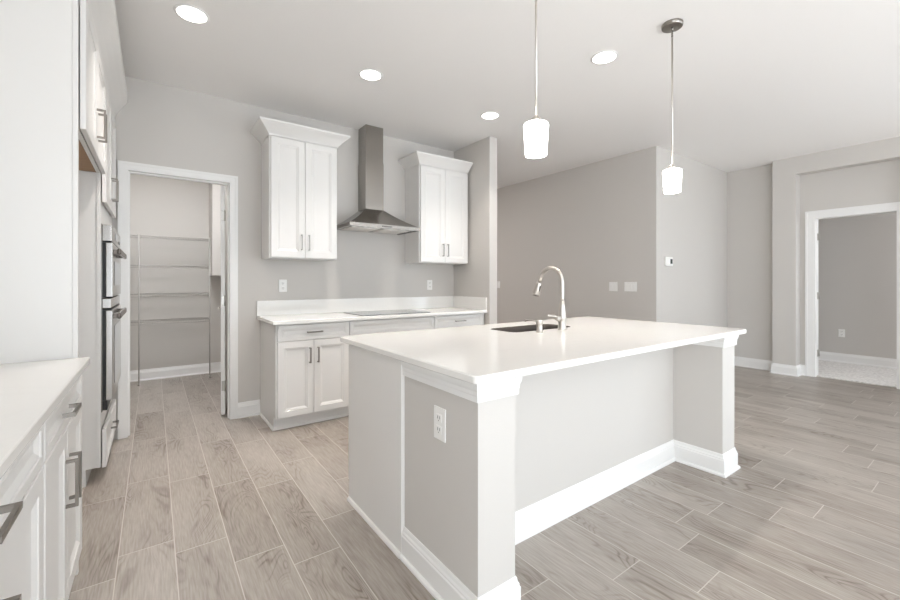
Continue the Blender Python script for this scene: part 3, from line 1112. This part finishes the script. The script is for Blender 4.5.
loops = [sl(0.001, 0.885, 0.054), sl(0.001, 0.9145, 0.054), sl(0.005, 0.9145, 0.052), sl(0.006, 0.88, 0.052), sl(0.010, 0.70, 0.052), sl(0.02, 0.682, 0.05), sl(0.06, 0.677, 0.04)]
for a, b in zip(loops, loops[1:]):
    for i in range(len(a)):
        f = bm.faces.new((a[i], a[(i + 1) % len(a)], b[(i + 1) % len(a)], b[i]))
        f.smooth = True
bm.faces.new(loops[-1])
m.build('basin', 'sink', sk)
MB().lathe([(0.0, 0.0175), (0.03, 0.0175), (0.042, 0.021), (0.045, 0.018)], 0, 0.04, 24).build('drain', 'chrome', sk)

# faucet
FX, FY, FZ0 = 2.205, 1.775, 0.914
fc = thing('faucet', 'tall brushed nickel gooseneck faucet beside the island sink', 'faucet', (FX, FY, FZ0))
MB().lathe([(0, 0), (0.031, 0), (0.031, 0.004), (0.027, 0.009), (0.0255, 0.03), (0.0255, 0.072), (0.027, 0.076), (0.027, 0.082), (0.0245, 0.088),
            (0.0235, 0.120), (0.0195, 0.155), (0.0165, 0.195), (0, 0.195)], 0, 0, 28).build('body', 'nickel', fc)
pts = [(0, 0, 0.175), (0, 0, 0.22), (0, 0, 0.27), (0, 0, 0.315)]
R = 0.098
for i in range(1, 15):
    a = PI * i / 14 * 0.93
    pts.append((0, R - R * math.cos(a), 0.315 + R * math.sin(a)))
ex = Vector(pts[-1]); dr = (Vector(pts[-1]) - Vector(pts[-2])).normalized()
pts.append(tuple(ex + dr * 0.02))
MB().tube(pts, 0.0142, 16).build('spout', 'nickel', fc)
p0 = Vector(pts[-1])
sh = MB().tube([p0, p0 + dr * 0.012, p0 + dr * 0.05, p0 + dr * 0.085, p0 + dr * 0.10], [0.0165, 0.018, 0.022, 0.0255, 0.0245], 18).build('spray_head', 'nickel', fc)
side = Vector((1, 0, 0))
nrm = side.cross(dr).normalized()
if nrm.y > 0:
    nrm = -nrm
c = p0 + dr * 0.042 + nrm * 0.0175
MB().tube([c - dr * 0.018, c + dr * 0.02], 0.006, 10).build('spray_button', 'black', sh)
MB().tube([(-0.018, 0, 0.074), (-0.05, 0, 0.078), (-0.062, 0, 0.079)], [0.019, 0.018, 0.014], 18).tube(
    [(-0.052, 0.0, 0.082), (-0.075, 0.002, 0.093), (-0.115, 0.005, 0.099), (-0.140, 0.007, 0.103)], [0.0105, 0.010, 0.0085, 0.007], 12).build(
    'lever_handle', 'nickel', fc)

ds = thing('soap_dispenser', 'short brushed nickel soap dispenser on the island left of the faucet', 'soap dispenser', (1.985, 1.775, 0.914))
MB().lathe([(0, 0), (0.024, 0), (0.024, 0.004), (0.0185, 0.009), (0.0175, 0.045), (0.0195, 0.052), (0.0215, 0.056), (0.0215, 0.072), (0.017, 0.078), (0, 0.078)],
           0, 0, 24).build('pump_body', 'nickel', ds)
MB().tube([(0, 0.010, 0.066), (-0.01, 0.06, 0.071), (-0.016, 0.10, 0.070), (-0.017, 0.108, 0.061)], [0.0055, 0.0055, 0.005, 0.0045], 10).build('nozzle', 'nickel', ds)

plate((CX0 - 0.0005, 1.327, 0.678), -PI / 2, 'white outlet on the grey end column of the island', 'outlet', 0.078, 0.128)

# ------------------------------------------------------------------ ceiling lights
LIGHTS = [((0.19, 2.945), 'round recessed ceiling light at upper left, closest to the left cabinets'),
          ((1.388, 2.985), 'round recessed ceiling light above the left wall cabinet and hood'),
          ((2.676, 3.03), 'round recessed ceiling light nearest the return wall, smallest in view'),
          ((2.655, 1.757), 'round recessed ceiling light between the two pendant rods')]
proto = None
for (x, y), lab in LIGHTS:
    if proto is None:
        proto = thing('recessed_light', lab, 'ceiling light', (x, y, CEIL), 0, 'recessed kitchen downlights')
        MB().lathe([(0.078, -0.0045), (0.081, -0.006), (0.093, -0.003), (0.095, 0.0)], 0, 0, 40).build('trim_ring', 'trim', proto)
        MB().lathe([(0.0, -0.005), (0.075, -0.005), (0.0785, -0.0035), (0.0785, 0.0)], 0, 0, 40).build('lens', 'lens', proto)
    else:
        dup(proto, (x, y, CEIL), None, lab)
    area('downlight', (x, y, CEIL - 0.012), (0, 0, 0), 0.14, 0.14, 7, (1.0, 0.93, 0.87), 'DISK', math.radians(96))

PEND = [((1.388, 1.262), 'white frosted pendant light over the near end of the island, its top out of view'),
        ((2.663, 1.280), 'white frosted pendant light over the far end of the island, its ceiling cap in view')]
proto = None
for (x, y), lab in PEND:
    if proto is None:
        proto = thing('pendant_light', lab, 'pendant light', (x, y, CEIL), 0, 'pendants over the island')
        MB().lathe([(0.0, -0.024), (0.052, -0.024), (0.060, -0.020), (0.062, -0.004), (0.062, 0.0), (0, 0.0)], 0, 0, 36).build('canopy', 'dnickel', proto)
        m = MB().lathe([(0, -0.040), (0.006, -0.040), (0.008, -0.032), (0.008, -0.024), (0, -0.024)], 0, 0, 16)
        for z in (-0.06, -0.075):
            m.lathe([(0.0, z - 0.006), (0.005, z - 0.006), (0.006, z), (0.005, z + 0.006), (0, z + 0.006)], 0, 0, 14)
        m.tube([(0, 0, -0.04), (0, 0, -0.088)], 0.0032, 8)
        m.build('swivel', 'dnickel', proto)
        MB().tube([(0, 0, -0.085), (0, 0, -0.895)], 0.0052, 12).build('rod', 'nickel', proto)
        MB().lathe([(0.0, -0.918), (0.024, -0.918), (0.026, -0.908), (0.016, -0.897), (0.008, -0.890), (0, -0.890)], 0, 0, 24).build('socket_cap', 'nickel', proto)
        sh = MB().lathe([(0.045, -1.064), (0.0475, -1.065), (0.0555, -0.931), (0.052, -0.925), (0.022, -0.920), (0.0, -0.9215), (0.02, -0.923),
                         (0.051, -0.930), (0.045, -1.064)], 0, 0, 40)
        sh = sh.build('glass_shade', 'shade', proto)
        MB().lathe([(0, -1.02), (0.02, -1.01), (0.027, -0.985), (0.02, -0.95), (0.012, -0.925), (0, -0.92)], 0, 0, 20).build('bulb', 'lens', proto)
    else:
        dup(proto, (x, y, CEIL), None, lab)
